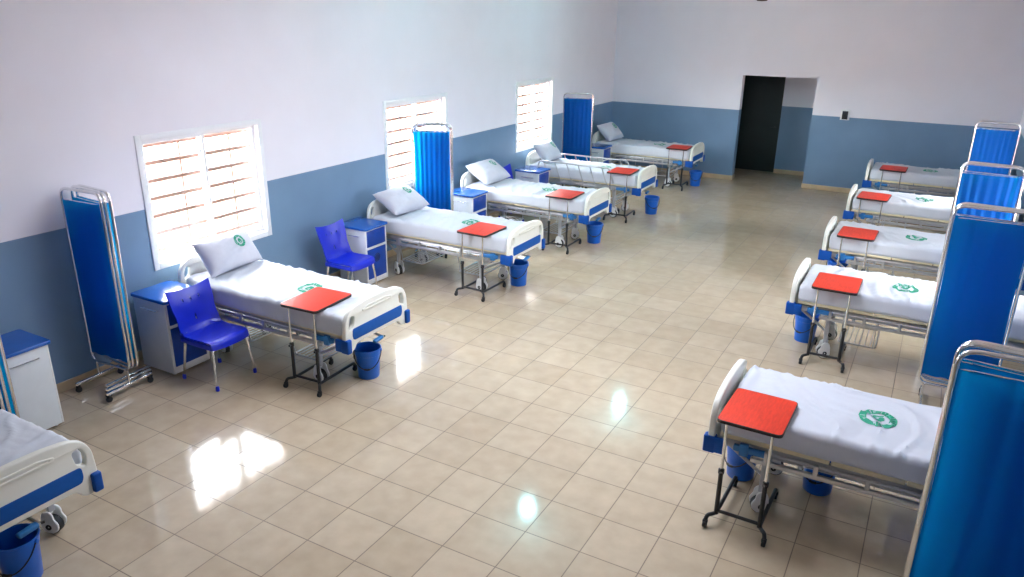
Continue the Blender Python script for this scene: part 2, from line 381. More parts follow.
def window(idx, w, side):
    """side -1: in the left wall, +1: in the right wall"""
    a, b, z0, z1 = w
    r = thing('window_%d' % idx, None, None); r['kind'] = 'structure'
    if side == -1: r.location = (0, a, z0); r.rotation_euler = (0, 0, PI / 2)       # local x runs along the wall, local +y goes outside
    else: r.location = (ROOM_W, b, z0); r.rotation_euler = (0, 0, -PI / 2)
    W, H = b - a, z1 - z0
    bm = B(); k = 0.045; q = 0.016
    for lo, hi in (((-q, -0.014, -q), (k, 0.09, H + q)), ((W - k, -0.014, -q), (W + q, 0.09, H + q)),
                   ((k, -0.014, -q), (W - k, 0.09, k)), ((k, -0.014, H - k), (W - k, 0.09, H + q))):
        box(bm, lo, hi, 0.004)
    obj('window_frame', bm, M['alu'], r)
    for s in range(2):
        x0, x1 = (k, W / 2 + 0.025) if s == 0 else (W / 2 - 0.025, W - k)
        y = 0.02 if s == 0 else 0.05
        bm = B(); q = 0.036
        for lo, hi in (((x0, y, k), (x0 + q, y + 0.024, H - k)), ((x1 - q, y, k), (x1, y + 0.024, H - k)),
                       ((x0 + q, y, k), (x1 - q, y + 0.024, k + q)), ((x0 + q, y, H - k - q), (x1 - q, y + 0.024, H - k))):
            box(bm, lo, hi, 0.003)
        sh = obj('sash', bm, M['alu'], r)
        bm = B(); box(bm, (x0 + q - 0.004, y + 0.010, k + q - 0.004), (x1 - q + 0.004, y + 0.014, H - k - q + 0.004))
        obj('pane', bm, M['glass'], sh)
    n = 7
    for j in range(n):
        z = H * (j + 0.72) / (n + 0.35)
        bm = B(); box(bm, (0.0, 0.135, z - 0.02), (W, 0.16, z + 0.02), 0.002); obj('bar', bm, M['bar'], r)
    for xx in (W * 0.38, W * 0.80):
        bm = B(); box(bm, (xx - 0.010, 0.16, 0), (xx + 0.010, 0.172, H), 0.002); obj('bar', bm, M['bar'], r)
    bm = B(); box(bm, (-0.02, 0.09, -0.02), (W + 0.02, 0.23, 0.0), 0.004); obj('window_sill', bm, M['alu'], r)
for i, w in enumerate(WIN_L): window(i + 1, w, -1)
for i, w in enumerate(WIN_R): window(i + 4, w, 1)

# ------------------------------------------------------------------ shared pieces
def emblem_bm(hfun, cx, cy, R, rot=0.0):
    """printed round badge: ring, ring of marks, inner figure, following a surface height function"""
    bm = B()
    def P(r, a):
        x, y = cx + r * math.cos(a), cy + r * math.sin(a)
        return bm.verts.new(hfun(x, y))
    def arc(r0, r1, a0, a1, n):
        A = [(P(r0, a0 + (a1 - a0) * k / n), P(r1, a0 + (a1 - a0) * k / n)) for k in range(n + 1)]
        for (p, q), (s, t) in zip(A, A[1:]): bm.faces.new((p, q, t, s))
    arc(0.93 * R, R, 0, 2 * PI, 48); arc(0.60 * R, 0.66 * R, 0, 2 * PI, 40)
    rnd = random.Random(5)
    for k in range(26):                                   # the band, broken by pale marks
        a = 2 * PI * k / 26 + rot
        arc(0.66 * R, 0.93 * R, a, a + 2 * PI / 26 * (0.74 if rnd.random() < 0.55 else 1.0), 2)
    for (dx, dy, rx, ry) in ((0, 0.16, 0.22, 0.20), (-0.2, -0.08, 0.17, 0.22), (0.21, -0.1, 0.15, 0.22), (0, -0.36, 0.3, 0.07)):
        c = bm.verts.new(hfun(cx + dx * R, cy + dy * R)); ring = []
        for k in range(14):
            a = 2 * PI * k / 14
            ring.append(bm.verts.new(hfun(cx + R * (dx + rx * math.cos(a)), cy + R * (dy + ry * math.sin(a)))))
        for k in range(14): bm.faces.new((c, ring[k], ring[(k + 1) % 14]))
    return bm

BED_L, MAT_TOP, MAT_BOT = 1.075, 0.782, 0.608
def board_outline(top):
    b, e = 0.530, 0.465
    half = [(0.0, b), (0.30, b), (0.345, e), (0.425, e), (0.435, 0.60), (0.425, top - 0.13), (0.385, top - 0.055), (0.30, top - 0.018), (0.14, top), (0.0, top + 0.003)]
    pts = half + [(-x, z) for x, z in half[-2:0:-1]]
    return rounded_poly(pts, 0.035, 4)
def make_board(parent, name, x, top, face):
    holes = []
    for s in (-1, 1):
        hp = [(s * 0.388, top - 0.225), (s * 0.402, top - 0.145), (s * 0.365, top - 0.068), (s * 0.300, top - 0.085), (s * 0.318, top - 0.19)]
        holes.append(rounded_poly(hp, 0.03, 4))
    bm = plate([board_outline(top)] + holes, 0.046, 0.010, 'X', (x, 0, 0))
    o = obj(name, bm, M['board'], parent)
    xf = x + face * 0.0215                                 # outer face
    bm = plate([rounded_poly([(-0.335, 0.565), (0.335, 0.565), (0.350, 0.60), (0.345, 0.665), (-0.345, 0.665), (-0.350, 0.60)], 0.018, 3)], 0.014, 0.004, 'X', (xf, 0, 0))
    obj('inlay', bm, M['inlay'], o)
    bm = plate([rounded_poly([(-0.20, top - 0.082), (0.20, top - 0.082), (0.21, top - 0.062), (0.12, top - 0.042), (-0.12, top - 0.042), (-0.21, top - 0.062)], 0.012, 3),
                rounded_poly([(-0.18, top - 0.073), (0.18, top - 0.073), (0.19, top - 0.063), (0.12, top - 0.052), (-0.12, top - 0.052), (-0.19, top - 0.063)], 0.006, 3)], 0.016, 0.004, 'X', (xf, 0, 0))
    obj('grip', bm, M['board'], o)
    for s in (-1, 1):
        bm = B(); box(bm, (x - 0.034 if face > 0 else x - 0.05, s * 0.392, 0.462), (x + 0.05 if face > 0 else x + 0.034, s * 0.452, 0.592), 0.012, 3)
        box(bm, (x - face * 0.10, s * 0.418, 0.470), (x - face * 0.02, s * 0.452, 0.585), 0.01, 2)
        obj('bumper', bm, M['bumper'], o)
    return o
def bed_caster(parent, x, y, a):
    """white twin caster, its black hub showing; returns the part"""
    R = Matrix.Rotation(a, 3, 'Z')
    bm = B(); t = B()
    lathe(t, [(0.012, -0.03), (0.050, -0.032), (0.056, -0.024), (0.056, 0.024), (0.050, 0.032), (0.012, 0.03)], 24, 'Y', (0, 0, 0.062))
    prof = [(-0.030, 0.03), (0.02, 0.022), (0.054, 0.05), (0.060, 0.09), (0.035, 0.125), (0.032, 0.16), (0.012, 0.18), (-0.03, 0.175), (-0.045, 0.14), (-0.05, 0.09), (-0.055, 0.06)]
    for s in (-1, 1):
        p = plate([rounded_poly(prof, 0.012, 3)], 0.014, 0.004, 'Y', (0.004, s * 0.040, 0))
        join(t, p)
    lathe(t, [(0.02, 0.15), (0.02, 0.20)], 14, 'Z', (-0.01, 0, 0))
    for v in t.verts: v.co = R @ v.co + Vector((x, y, 0))
    join(bm, t); c = obj('caster', bm, M['white'], parent)
    bm = B(); t = B(); lathe(t, [(0.045, -0.022), (0.0625, -0.020), (0.0625, 0.020), (0.045, 0.022)], 24, 'Y', (0, 0, 0.0625))
    for s in (-1, 1): lathe(t, [(0.001, s * 0.046), (0.019, s * 0.050), (0.021, s * 0.050), (0.021, s * 0.040)], 16, 'Y', (0.0, 0, 0.066))
    for v in t.verts: v.co = R @ v.co + Vector((x, y, 0))
    join(bm, t); obj('tyre', bm, M['rubber'], c); return c

def make_bed_base(label, loc, rotz, raised=False, xf=0.58, racks=(-0.66, 0.24), ly=0.27):
    r = thing('hospital_bed', label, 'bed', loc, rotz, 'hospital beds along the two long walls')
    make_board(r, 'headboard', -BED_L + 0.025, 0.965, -1)
    make_board(r, 'footboard', BED_L - 0.025, 0.872, 1)
    bm = B()
    for s in (-1, 1): box(bm, (-1.03, s * 0.325, 0.50), (1.03, s * 0.365, 0.56), 0.006)
    for x in (-0.99, -0.70, -0.3, 0.1, xf, 0.99): box(bm, (x - 0.02, -0.325, 0.505), (x + 0.02, 0.325, 0.555), 0.005)
    for x in (-0.70, xf): box(bm, (x - 0.018, -ly, 0.33), (x + 0.018, ly, 0.365), 0.004)
    for s in (-1, 1):
        tube(bm, [(xf + 0.02, s * ly, 0.30), (0.98, s * 0.30, 0.50)], 0.013, 8); tube(bm, [(-0.72, s * ly, 0.30), (-0.98, s * 0.30, 0.50)], 0.013, 8)
    obj('frame', bm, M['frame'], r)
    for x in (-0.70, xf):
        for s in (-1, 1):
            bm = B(); box(bm, (x - 0.02, s * ly - 0.02, 0.165), (x + 0.02, s * ly + 0.02, 0.51), 0.005)
            lg = obj('leg', bm, M['frame'], r)
            bed_caster(lg, x, s * ly, 0.25 * s + (0.15 if x > 0 else -0.2))
    bm = B()
    for x0 in (-1.0, -0.14, 0.30): box(bm, (x0, -0.402, 0.580), (x0 + (0.85 if x0 < -0.5 else 0.43 if x0 < 0 else 0.70), 0.402, 0.616), 0.006)
    obj('mattress_base', bm, M['deck'], r)
    for s in (-1, 1):                                       # side rails
        bm = B(); y = s * 0.415
        if raised:
            zt = 0.865; tube(bm, fillet([(-0.86, y, 0.60), (-0.80, y, zt), (0.52, y, zt), (0.60, y, 0.62)], 0.06), 0.014, 8)
            box(bm, (-0.84, y - 0.014, 0.505), (0.62, y + 0.014, 0.545), 0.004)
            for k in range(6):
                x = -0.72 + k * 0.22; tube(bm, [(x, y, zt), (x + 0.12, y, 0.54)], 0.010, 8)
        else:
            tube(bm, fillet([(-0.90, y, 0.50), (-0.84, y, 0.552), (0.66, y, 0.552), (0.76, y, 0.50)], 0.03), 0.012, 8)
            box(bm, (-0.92, y - 0.013, 0.462), (0.78, y + 0.013, 0.497), 0.004)
            tube(bm, [(-0.88, s * 0.402, 0.522), (0.72, s * 0.402, 0.522)], 0.006, 8)
            for k in range(5):
                x = -0.74 + k * 0.31
                box(bm, (x + 0.165, y - 0.018, 0.485), (x + 0.195, y + 0.018, 0.565), 0.006)
            for x in (-0.6, 0.45): box(bm, (x, s * 0.36, 0.50), (x + 0.03, y, 0.53), 0.003)
        if raised:
            for x in (-0.6, 0.45): box(bm, (x, s * 0.36, 0.515), (x + 0.03, y, 0.535), 0.003)
        o = obj('side_rail', bm, M['rail'], r)
        bm = B(); box(bm, (0.66, s * 0.395, 0.515), (0.90, s * 0.43, 0.560), 0.008)
        box(bm, (0.80, s * 0.40, 0.49), (0.86, s * 0.435, 0.58), 0.008); obj('rail_lock', bm, M['crank'], o)
    for x0 in racks:                                        # wire racks below
        bm = B(); z = 0.205
        tube(bm, fillet([(x0, -0.26, z), (x0 + 0.34, -0.26, z), (x0 + 0.34, 0.26, z), (x0, 0.26, z)], 0.03, 4, True), 0.009, 8, True)
        for k in range(6): tube(bm, [(x0 + 0.05 + k * 0.048, -0.255, z), (x0 + 0.05 + k * 0.048, 0.255, z)], 0.0045, 6)
        for xx in (x0 + 0.02, x0 + 0.32):
            for s in (-1, 1): tube(bm, [(xx, s * 0.255, z), (xx, s * 0.335, 0.51)], 0.006, 6)
        obj('wire_rack', bm, M['rail'], r)
    bm = B(); tube(bm, [(0.56, 0.05, 0.48), (1.085, 0.05, 0.455)], 0.010, 8)
    cr = obj('crank', bm, M['rail'], r)
    bm = B(); box(bm, (1.05, -0.07, 0.43), (1.09, 0.05, 0.462), 0.010, 3, Matrix.Rotation(0.1, 3, 'X')); obj('crank_handle', bm, M['crank'], cr)
    bm = B(); tube(bm, [(1.07, 0.05, 0.452), (1.07, 0.085, 0.443)], 0.009, 8); obj('crank_knob', bm, M['rubber'], cr)
    return r
BED_PROTO = {}
def sheet_height(seed, crease):
    def w(x, y):
        p = Vector((x * 1.7 + seed * 7.3, y * 1.4 + seed * 3.1, seed))
        h = noise.noise(p) * 0.008
        d = noise.noise(Vector((x * 1.2 + seed, y * 1.2, 4.0 + seed))) * 1.6 + 0.5
        u = x * math.cos(d) + y * math.sin(d)
        rdg = 1.0 - abs(noise.noise(Vector((u * 6.5 + seed * 2, (x - y) * 0.9, seed + 9.0))))
        h += max(0.0, rdg - 0.80) * 0.085
        rdg = 1.0 - abs(noise.noise(Vector((u * 11.0 - seed, (x + y) * 1.8, seed + 2.0))))
        h += max(0.0, rdg - 0.84) * 0.065
        h += noise.noise(Vector((x * 8, y * 8, seed * 5))) * 0.0022
        if crease:
            for cx, a in ((-0.16, 0.016), (0.29, 0.006)):
                h -= a * math.exp(-((x - cx - 0.02 * y) / 0.016) ** 2)
        return h
    return w
def add_sheet(r, seed, crease, ex=0.08):
    w = sheet_height(seed, crease); bot = MAT_BOT - (0.018 if crease else 0.003); H = (MAT_TOP - bot) / 2; cz = (MAT_TOP + bot) / 2
    bm = B(); rbox_grid(bm, (1.005, 0.418, H), 0.045, (74, 34, 5))
    for v in bm.verts:
        x, y, z = v.co
        tx = min(1.0, max(0.0, (z + H) / (2 * H)))
        v.co.z = z + cz + w(x, y) * max(0.0, (tx - 0.55) / 0.45)
        out = noise.noise(Vector((x * 3.3 + seed, y * 3.3, z * 2.0 + seed * 2))) * 0.006 + max(0, 0.9 - abs(noise.noise(Vector((x * 9 + z * 5 * math.sin(seed * 3), y * 9, seed)))) * 2.2) * 0.006
        if abs(y) > 0.36: v.co.y += math.copysign(out * (1.3 - tx), y)
        if abs(x) > 0.95: v.co.x += math.copysign(out * 0.6, x)
        if tx < 0.2: v.co.z += 0.012 * noise.noise(Vector((x * 2.2, y * 2.2, seed + 31)))
    sh = obj('fitted_sheet', bm, M['sheet'], r, angle=60)
    e = emblem_bm(lambda x, y: Vector((x, y, MAT_TOP + w(x, y) + 0.003)), ex, 0.0, 0.118)
    obj('emblem', e, M['green'], sh)
def bed(label, loc, rotz, seed, crease, raised=False, xf=0.58, racks=(-0.66, 0.24), ly=0.27):
    key = (raised, xf, racks, ly)
    if key not in BED_PROTO:
        r = make_bed_base(label, loc, rotz, raised, xf, racks, ly); BED_PROTO[key] = [r, list(r.children)]
    else:
        p, kids = BED_PROTO[key]
        def rec(o, parent):
            c = o.copy(); COL.objects.link(c); c.parent = parent
            for ch in list(o.children): rec(ch, c)
        r = p.copy(); COL.objects.link(r); r.location = loc; r.rotation_euler = (0, 0, rotz); r['label'] = label
        for k in kids: rec(k, r)
    add_sheet(r, seed, crease, 0.26 if crease else 0.08); return r

def pillow(label, x, y, tilt, seed, yaw_=0.0, w=0.31, h=0.215, z0=None):
    """local: width along y, height along z' ; leans back on the headboard"""
    r = thing('pillow', label, 'pillow', (x, y, MAT_TOP if z0 is None else z0), yaw_, 'white pillows on the beds along the window wall')
    R = Matrix.Rotation(-(PI / 2 - tilt), 3, 'Y')
    n = 30; T = 0.105
    def surf(u, v, s):
        k = (max(0, 1 - abs(u) ** 2.6) ** 0.5) * (max(0, 1 - abs(v) ** 2.6) ** 0.5)
        pinch = 1 - 0.10 * (1 - abs(u) ** 2) * abs(v) ** 3, 1 - 0.09 * (1 - abs(v) ** 2) * abs(u) ** 3
        yy = u * w * pinch[1]; zz = v * h * pinch[0]
        t = T * k
        t += k * (noise.noise(Vector((u * 2.2 + seed, v * 2.0, seed))) * 0.014 + max(0, 0.85 - abs(noise.noise(Vector((u * 5 + v * 3 + seed, v * 4 - u * 2, seed * 2)))) * 2) * 0.010)
        zz -= 0.03 * (1 - v) * 0.3 * k
        p = Vector((s * t, yy, zz + h))
        q = R @ p
        return q
    bm = B()
    for s in (-1, 1):
        g = [[bm.verts.new(surf(-1 + 2 * i / n, -1 + 2 * j / n, s)) for j in range(n + 1)] for i in range(n + 1)]
        for i in range(n):
            for j in range(n): bm.faces.new((g[i][j], g[i + 1][j], g[i + 1][j + 1], g[i][j + 1]))
    lowest = min(v.co.z for v in bm.verts)
    for v in bm.verts: v.co.z -= lowest - 0.006
    c = obj('pillowcase', bm, M['pillow'], r, angle=70)
    e = emblem_bm(lambda a, b: surf(a / w, b / h, 1) + Vector((0.0016, 0, 0.0016 - lowest + 0.006)), 0.11, 0.06, 0.066)
    obj('emblem', e, M['green'], c); return r

# ------------------------------------------------------------------ overbed table
def make_table(label, loc, rotz):
    r = thing('overbed_table', label, 'table', loc, rotz, 'red overbed tables standing at the bed sides')
    zt = 0.822; lp = rounded_poly([(-0.202, -0.04), (0.202, -0.04), (0.202, 0.47), (-0.202, 0.47)], 0.035, 4)
    obj('table_top', plate([lp], 0.020, 0.003, 'Z', (0, 0, zt - 0.010)), M['red'], r)
    lp2 = rounded_poly([(-0.206, -0.044), (0.206, -0.044), (0.206, 0.474), (-0.206, 0.474)], 0.038, 4)
    obj('edge_band', plate([lp2, rounded_poly([(-0.200, -0.038), (0.200, -0.038), (0.200, 0.468), (-0.200, 0.468)], 0.033, 4)], 0.024, 0.003, 'Z', (0, 0, zt - 0.013)), M['edge'], r)
    for s in (-1, 1):
        x = s * 0.145
        bm = B(); tube(bm, [(x, 0, 0.40), (x, 0, zt - 0.022)], 0.0105, 12); box(bm, (x - 0.02, -0.02, zt - 0.03), (x + 0.02, 0.14, zt - 0.021), 0.002)
        obj('post', bm, M['chrome'], r)
        bm = B(); tube(bm, [(x, 0, 0.085), (x, 0, 0.43)], 0.0155, 12); obj('sleeve', bm, M['black'], r)
        bm = B(); lathe(bm, [(0.02, 0.405), (0.021, 0.41), (0.021, 0.435), (0.014, 0.442)], 14, 'Z', (x, 0, 0)); tube(bm, [(x, -0.015, 0.42), (x + 0.012, -0.045, 0.425)], 0.009, 8)
        obj('clamp_knob', bm, M['black'], r)
        bm = B(); tube(bm, fillet([(x + s * 0.052, -0.062, 0.055), (x + s * 0.045, -0.05, 0.088), (x, 0.0, 0.088), (x, 0.50, 0.088), (x, 0.52, 0.055)], 0.03, 4), 0.014, 10)
        ft = obj('foot', bm, M['black'], r)
        for (cx, cy) in ((x + s * 0.052, -0.062), (x, 0.52)):
            bm = B(); lathe(bm, [(0.004, -0.012), (0.022, -0.013), (0.025, -0.009), (0.025, 0.009), (0.022, 0.013), (0.004, 0.012)], 16, 'X', (cx, cy - 0.008, 0.025))
            box(bm, (cx - 0.017, cy - 0.016, 0.03), (cx + 0.017, cy + 0.012, 0.058), 0.006)
            obj('caster', bm, M['rubber'], ft)
    bm = B(); tube(bm, [(-0.145, 0, 0.11), (0.145, 0, 0.11)], 0.0125, 10); obj('crossbar', bm, M['black'], r)
    return r
# ------------------------------------------------------------------ bucket
def make_bucket(label, loc, rotz):
    r = thing('bucket', label, 'bucket', loc, rotz, 'blue plastic buckets under the bed ends')
    bm = B(); lathe(bm, [(0.0, 0.006), (0.092, 0.006), (0.096, 0.0), (0.099, 0.004), (0.116, 0.235), (0.121, 0.238), (0.123, 0.262), (0.125, 0.285), (0.131, 0.289), (0.131, 0.298), (0.124, 0.300), (0.118, 0.295), (0.110, 0.22), (0.092, 0.014), (0.0, 0.012)], 32)
    obj('pail', bm, M['bucket'], r)
    bm = B(); pts = [(0.128 * math.cos(a), -0.128 * math.sin(a) * 0.98 - 0.006, 0.275 - 0.155 * math.sin(a)) for a in [PI * k / 16 for k in range(17)]]
    tube(bm, pts, 0.0045, 8); h = obj('handle', bm, M['black'], r)
    bm = B(); tube(bm, [pts[7], pts[8], pts[9]], 0.010, 10); obj('grip', bm, M['black'], h)
    bm = B()
    for s in (-1, 1): lathe(bm, [(0.014, 0), (0.016, s * 0.006), (0.012, s * 0.012)], 12, 'X', (s * 0.122, 0, 0.27))
    obj('handle_lug', bm, M['bucket'], r)
    return r
# ------------------------------------------------------------------ bedside cabinet
def make_cabinet(label, loc, rotz):
    """front faces +x; width along y 0.43, depth along x 0.47"""
    r = thing('bedside_cabinet', label, 'cabinet', loc, rotz, 'bedside cabinets along the window wall')
    bm = B(); y, x, H = 0.205, 0.225, 0.735
    box(bm, (-x, -y, 0.02), (x - 0.015, -y + 0.018, H), 0.003); box(bm, (-x, y - 0.018, 0.02), (x - 0.015, y, H), 0.003)
    box(bm, (-x, -y + 0.018, 0.02), (-x + 0.015, y - 0.018, H), 0.003); box(bm, (-x, -y + 0.018, 0.05), (x - 0.02, y - 0.018, 0.07)); box(bm, (-x, -y + 0.018, 0.47), (x - 0.02, y - 0.018, 0.485))
    for sx in (-1, 1):
        for sy in (-1, 1): lathe(bm, [(0.016, 0.0), (0.018, 0.022)], 12, 'Z', (sx * (x - 0.05), sy * (y - 0.04), 0))
    obj('body', bm, M['cab'], r)
    bm = B()
    box(bm, (x - 0.016, -y, 0.02), (x, -y + 0.026, H), 0.004); box(bm, (x - 0.016, y - 0.026, 0.02), (x, y, H), 0.004)
    box(bm, (x - 0.016, -y + 0.026, 0.02), (x, y - 0.026, 0.085), 0.004); box(bm, (x - 0.016, -y + 0.026, 0.475), (x, y - 0.026, 0.505), 0.004); box(bm, (x - 0.016, -y + 0.026, H - 0.022), (x, y - 0.026, H), 0.004)
    obj('front_frame', bm, M['white'], r)
    bm = B(); box(bm, (x - 0.02, -y + 0.028, 0.508), (x + 0.004, y - 0.028, H - 0.024), 0.006)
    d1 = obj('drawer', bm, M['cabblue'], r)
    bm = B(); box(bm, (x + 0.004, -0.07, 0.665), (x + 0.014, 0.07, 0.683), 0.004); obj('drawer_pull', bm, M['cabblue'], d1)
    bm = B(); box(bm, (x - 0.02, -y + 0.028, 0.088), (x + 0.004, y - 0.028, 0.472), 0.006)
    d2 = obj('door', bm, M['cabblue'], r)
    bm = B(); lathe(bm, [(0.048, 0.004), (0.052, 0.007), (0.058, 0.004)], 28, 'X', (x, 0.0, 0.345)); lathe(bm, [(0.0, 0.006), (0.036, 0.006), (0.038, 0.003)], 24, 'X', (x, 0.0, 0.345))
    obj('emblem', bm, M['navy'], d2)
    lp = rounded_poly([(-x - 0.012, -y - 0.014), (x + 0.018, -y - 0.014), (x + 0.018, y + 0.014), (-x - 0.012, y + 0.014)], 0.025, 4)
    obj('cabinet_top', plate([lp], 0.030, 0.006, 'Z', (0, 0, H + 0.013)), M['cabtop'], r)
    for s in (-1, 1):
        bm = B(); tube(bm, fillet([(-0.10, s * y, 0.65), (-0.10, s * (y + 0.022), 0.65), (0.13, s * (y + 0.022), 0.65), (0.13, s * y, 0.65)], 0.01, 3), 0.005, 8)
        obj('towel_bar', bm, M['chrome'], r)
    return r
# ------------------------------------------------------------------ chair
def make_chair(label, loc, rotz):
    """seat faces +x"""
    r = thing('plastic_chair', label, 'chair', loc, rotz, 'blue plastic chairs beside the cabinets')
    prof = [(-0.30, 0.845), (-0.285, 0.78), (-0.265, 0.70), (-0.245, 0.62), (-0.225, 0.54), (-0.205, 0.485), (-0.17, 0.450), (-0.11, 0.437), (-0.03, 0.434), (0.07, 0.438), (0.15, 0.446), (0.205, 0.447), (0.232, 0.436), (0.242, 0.41), (0.243, 0.385)]
    prof = [Vector((a, 0, b)) for a, b in prof]
    fine = []
    for i in range(len(prof) - 1):
        for k in range(3): fine.append(prof[i].lerp(prof[i + 1], k / 3))
    fine.append(prof[-1]); n = 26; N = len(fine); bm = B(); g = []
    for i, p in enumerate(fine):
        t = i / (N - 1); row = []
        back = max(0.0, min(1.0, (p.z - 0.46) / 0.385))
        hw = 0.222 + (0.018 * back if p.x < -0.19 else 0.0) - 0.012 * math.exp(-((p.z - 0.6) / 0.06) ** 2) * (1 if p.x < -0.19 else 0)
        if p.x > 0.2: hw -= (p.x - 0.2) * 0.35
        for j in range(n + 1):
            u = -1 + 2 * j / n; y = u * hw
            q = Vector((p.x, y, p.z))
            if back > 0 and p.x < -0.19:
                q.x += 0.045 * abs(u) ** 2.4 * (0.4 + 0.6 * (1 - back)) ; q.z += back * (0.035 * abs(u) ** 2.2 - 0.012)
            else:
                q.z += 0.014 * abs(u) ** 3 * (1 if p.x < 0.15 else 0.4) - 0.010 * max(0, 1 - u * u) * (1 if p.x < 0.15 else 0.2)
            if p.x > 0.2: q.x -= 0.02 * abs(u) ** 3
            row.append(bm.verts.new(q))
        g.append(row)
    holes = {(k, 13) for k in (10, 11)} | {(4, j) for j in (8, 13, 18)}
    for i in range(N - 1):
        for j in range(n):
            if (i, j) in holes: continue
            bm.faces.new((g[i][j], g[i + 1][j], g[i + 1][j + 1], g[i][j + 1]))
    # thickness plus an apron round the seat
    bmesh.ops.recalc_face_normals(bm, faces=bm.faces)
    bmesh.ops.solidify(bm, geom=bm.faces[:], thickness=0.009)
    obj('shell', bm, M['chair'], r, angle=50)
    bm = B()
    for s in (-1, 1): box(bm, (-0.19, s * 0.196, 0.388), (0.225, s * 0.218, 0.437), 0.008)
    box(bm, (-0.20, -0.20, 0.392), (-0.18, 0.20, 0.437), 0.006)
    obj('apron', bm, M['chair'], r)
    for (x0, y0, x1, y1) in ((0.200, 0.19, 0.245, 0.222), (0.200, -0.19, 0.245, -0.222), (-0.165, 0.18, -0.225, 0.205), (-0.165, -0.18, -0.225, -0.205)):
        bm = B(); tube(bm, [(x0, y0, 0.425), (x1, y1, 0.03)], 0.0135, 12, r2=0.011); lg = obj('leg', bm, M['chrome'], r)
        bm = B(); lathe(bm, [(0.013, 0.0), (0.017, 0.004), (0.017, 0.035), (0.013, 0.05), (0.0, 0.05)], 14, 'Z', (x1, y1, 0)); obj('foot_cap', bm, M['chair'], lg)
    return r
# ------------------------------------------------------------------ ward screen
def make_screen(label, loc, rotz, folds=(9, 1.0), w=None, fh=0.235, fan=0.10):
    """three folded panels; the front one faces -y, width along x"""
    r = thing('folding_screen', label, 'screen', loc, rotz, 'blue cloth ward screens on chrome stands')
    W, ZB, ZT = (w or 0.285), 0.225, 1.84
    ends = [((-W, 0.0), (W, 0.0)), ((-W, fan), (W, 0.036)), ((-W + 0.01, fan + 0.040), (W + 0.008, 0.078))]
    for k, (a, b) in enumerate(ends):
        a = Vector((*a, 0)); b = Vector((*b, 0)); d = (b - a).normalized(); nrm = Vector((-d.y, d.x, 0)); L = (b - a).length
        up = Vector((0, 0, 1)); P = lambda s, z, o=0.0: a + d * s + up * z + nrm * o
        bm = B(); tube(bm, fillet([P(0, ZB), P(L, ZB), P(L, ZT), P(0, ZT)], 0.085, 6, True), 0.0125, 12, True)
        for z in (ZT - 0.098, ZB + 0.085): tube(bm, [P(0.006, z), P(L - 0.006, z)], 0.004, 8)
        fr = obj('panel_frame', bm, M['chrome'], r)
        bm = B(); nx, nz = 64, 26; z1, z0 = ZT - 0.092, ZB + 0.08; g = []
        for i in range(nx + 1):
            s = i / nx; row = []
            for j in range(nz + 1):
                t = j / nz; z = z0 + (z1 - z0) * t
                ph = s * 2 * PI * folds[0] + 1.4 * noise.noise(Vector((s * 4, t * 1.5, k + loc[1])))
                amp = 0.0065 * folds[1] * (0.45 + 0.75 * (0.5 + noise.noise(Vector((s * 3.1, t * 0.8, loc[1] * 2 + k)))))
                inset = 0.012 + 0.010 * math.sin(PI * t) * (1 if 0 else 1)
                z -= 0.010 * math.sin(PI * s) * t
                row.append(bm.verts.new(P(inset + (L - 2 * inset) * s, z, amp * math.sin(ph) - 0.004)))
            g.append(row)
        for i in range(nx):
            for j in range(nz): bm.faces.new((g[i][j], g[i + 1][j], g[i + 1][j + 1], g[i][j + 1]))
        bmesh.ops.solidify(bm, geom=bm.faces[:], thickness=0.0012)
        obj('curtain', bm, M['cloth'], fr, angle=70)
        for e in ((L - 0.045 - 0.075 * k,) if k else (0.05, L - 0.045)):
            c = P(e, 0); bm = B()
            tube(bm, [c + up * 0.085, c + up * (ZB - 0.005)], 0.010, 10)
            box(bm, (c.x - 0.014, c.y - fh, 0.072), (c.x + 0.014, c.y + fh, 0.098), 0.006)
            ft = obj('foot_bar', bm, M['chrome'], r)
            for s in (-1, 1):
                cc = c + Vector((0, s * (fh - 0.02), 0)); bm = B()
                lathe(bm, [(0.005, -0.013), (0.024, -0.014), (0.027, -0.009), (0.027, 0.009), (0.024, 0.014), (0.005, 0.013)], 16, 'X', (cc.x, cc.y, 0.027))
                box(bm, (cc.x - 0.018, cc.y - 0.014, 0.034), (cc.x + 0.018, cc.y + 0.014, 0.073), 0.006)
                obj('caster', bm, M['rubber'], ft)
    return r

# ------------------------------------------------------------------ the ward, bay by bay
XL, XR = 1.285, 6.585
ORD = ['nearest', 'second', 'third', 'fourth', 'farthest']
left = [  # y centre, label, seed, raised
    (1.81, 'white hospital bed closest to the viewer on the window side, only its foot end showing', 1.3, False),
    (4.985, 'white hospital bed under the nearest window, between folded screen and second blue chair', 2.7, False),
    (7.86, 'white hospital bed under the middle window, blue chair and cabinet at its near side', 3.9, False),
    (10.09, 'white hospital bed behind the middle blue screen, no window over its head', 5.2, False),
    (12.21, 'white hospital bed under the farthest window with both side rails raised', 6.1, True),
    (15.14, 'white hospital bed in the far corner beside the doorway wall, pillow propped high', 7.7, False)]
for y, lab, sd, ra in left: bed(lab, (XL, y, 0), 0.0, sd, True, ra, 0.58, (-0.66, 0.24), 0.36 if y < 2 else 0.27)
right = [
    (5.045, 'pillowless hospital bed with green badge in the foreground, behind the nearest screen of its row', 11.2),
    (8.00, 'pillowless hospital bed second from the viewer opposite the windows, bucket under its foot', 12.6),
    (10.10, 'pillowless hospital bed third from the viewer opposite the windows, middle of its row', 13.4),
    (12.44, 'pillowless hospital bed fourth from the viewer opposite the windows, wavy sheet side', 14.8),
    (15.05, 'pillowless hospital bed farthest from the viewer opposite the windows, beside the end wall', 15.1)]
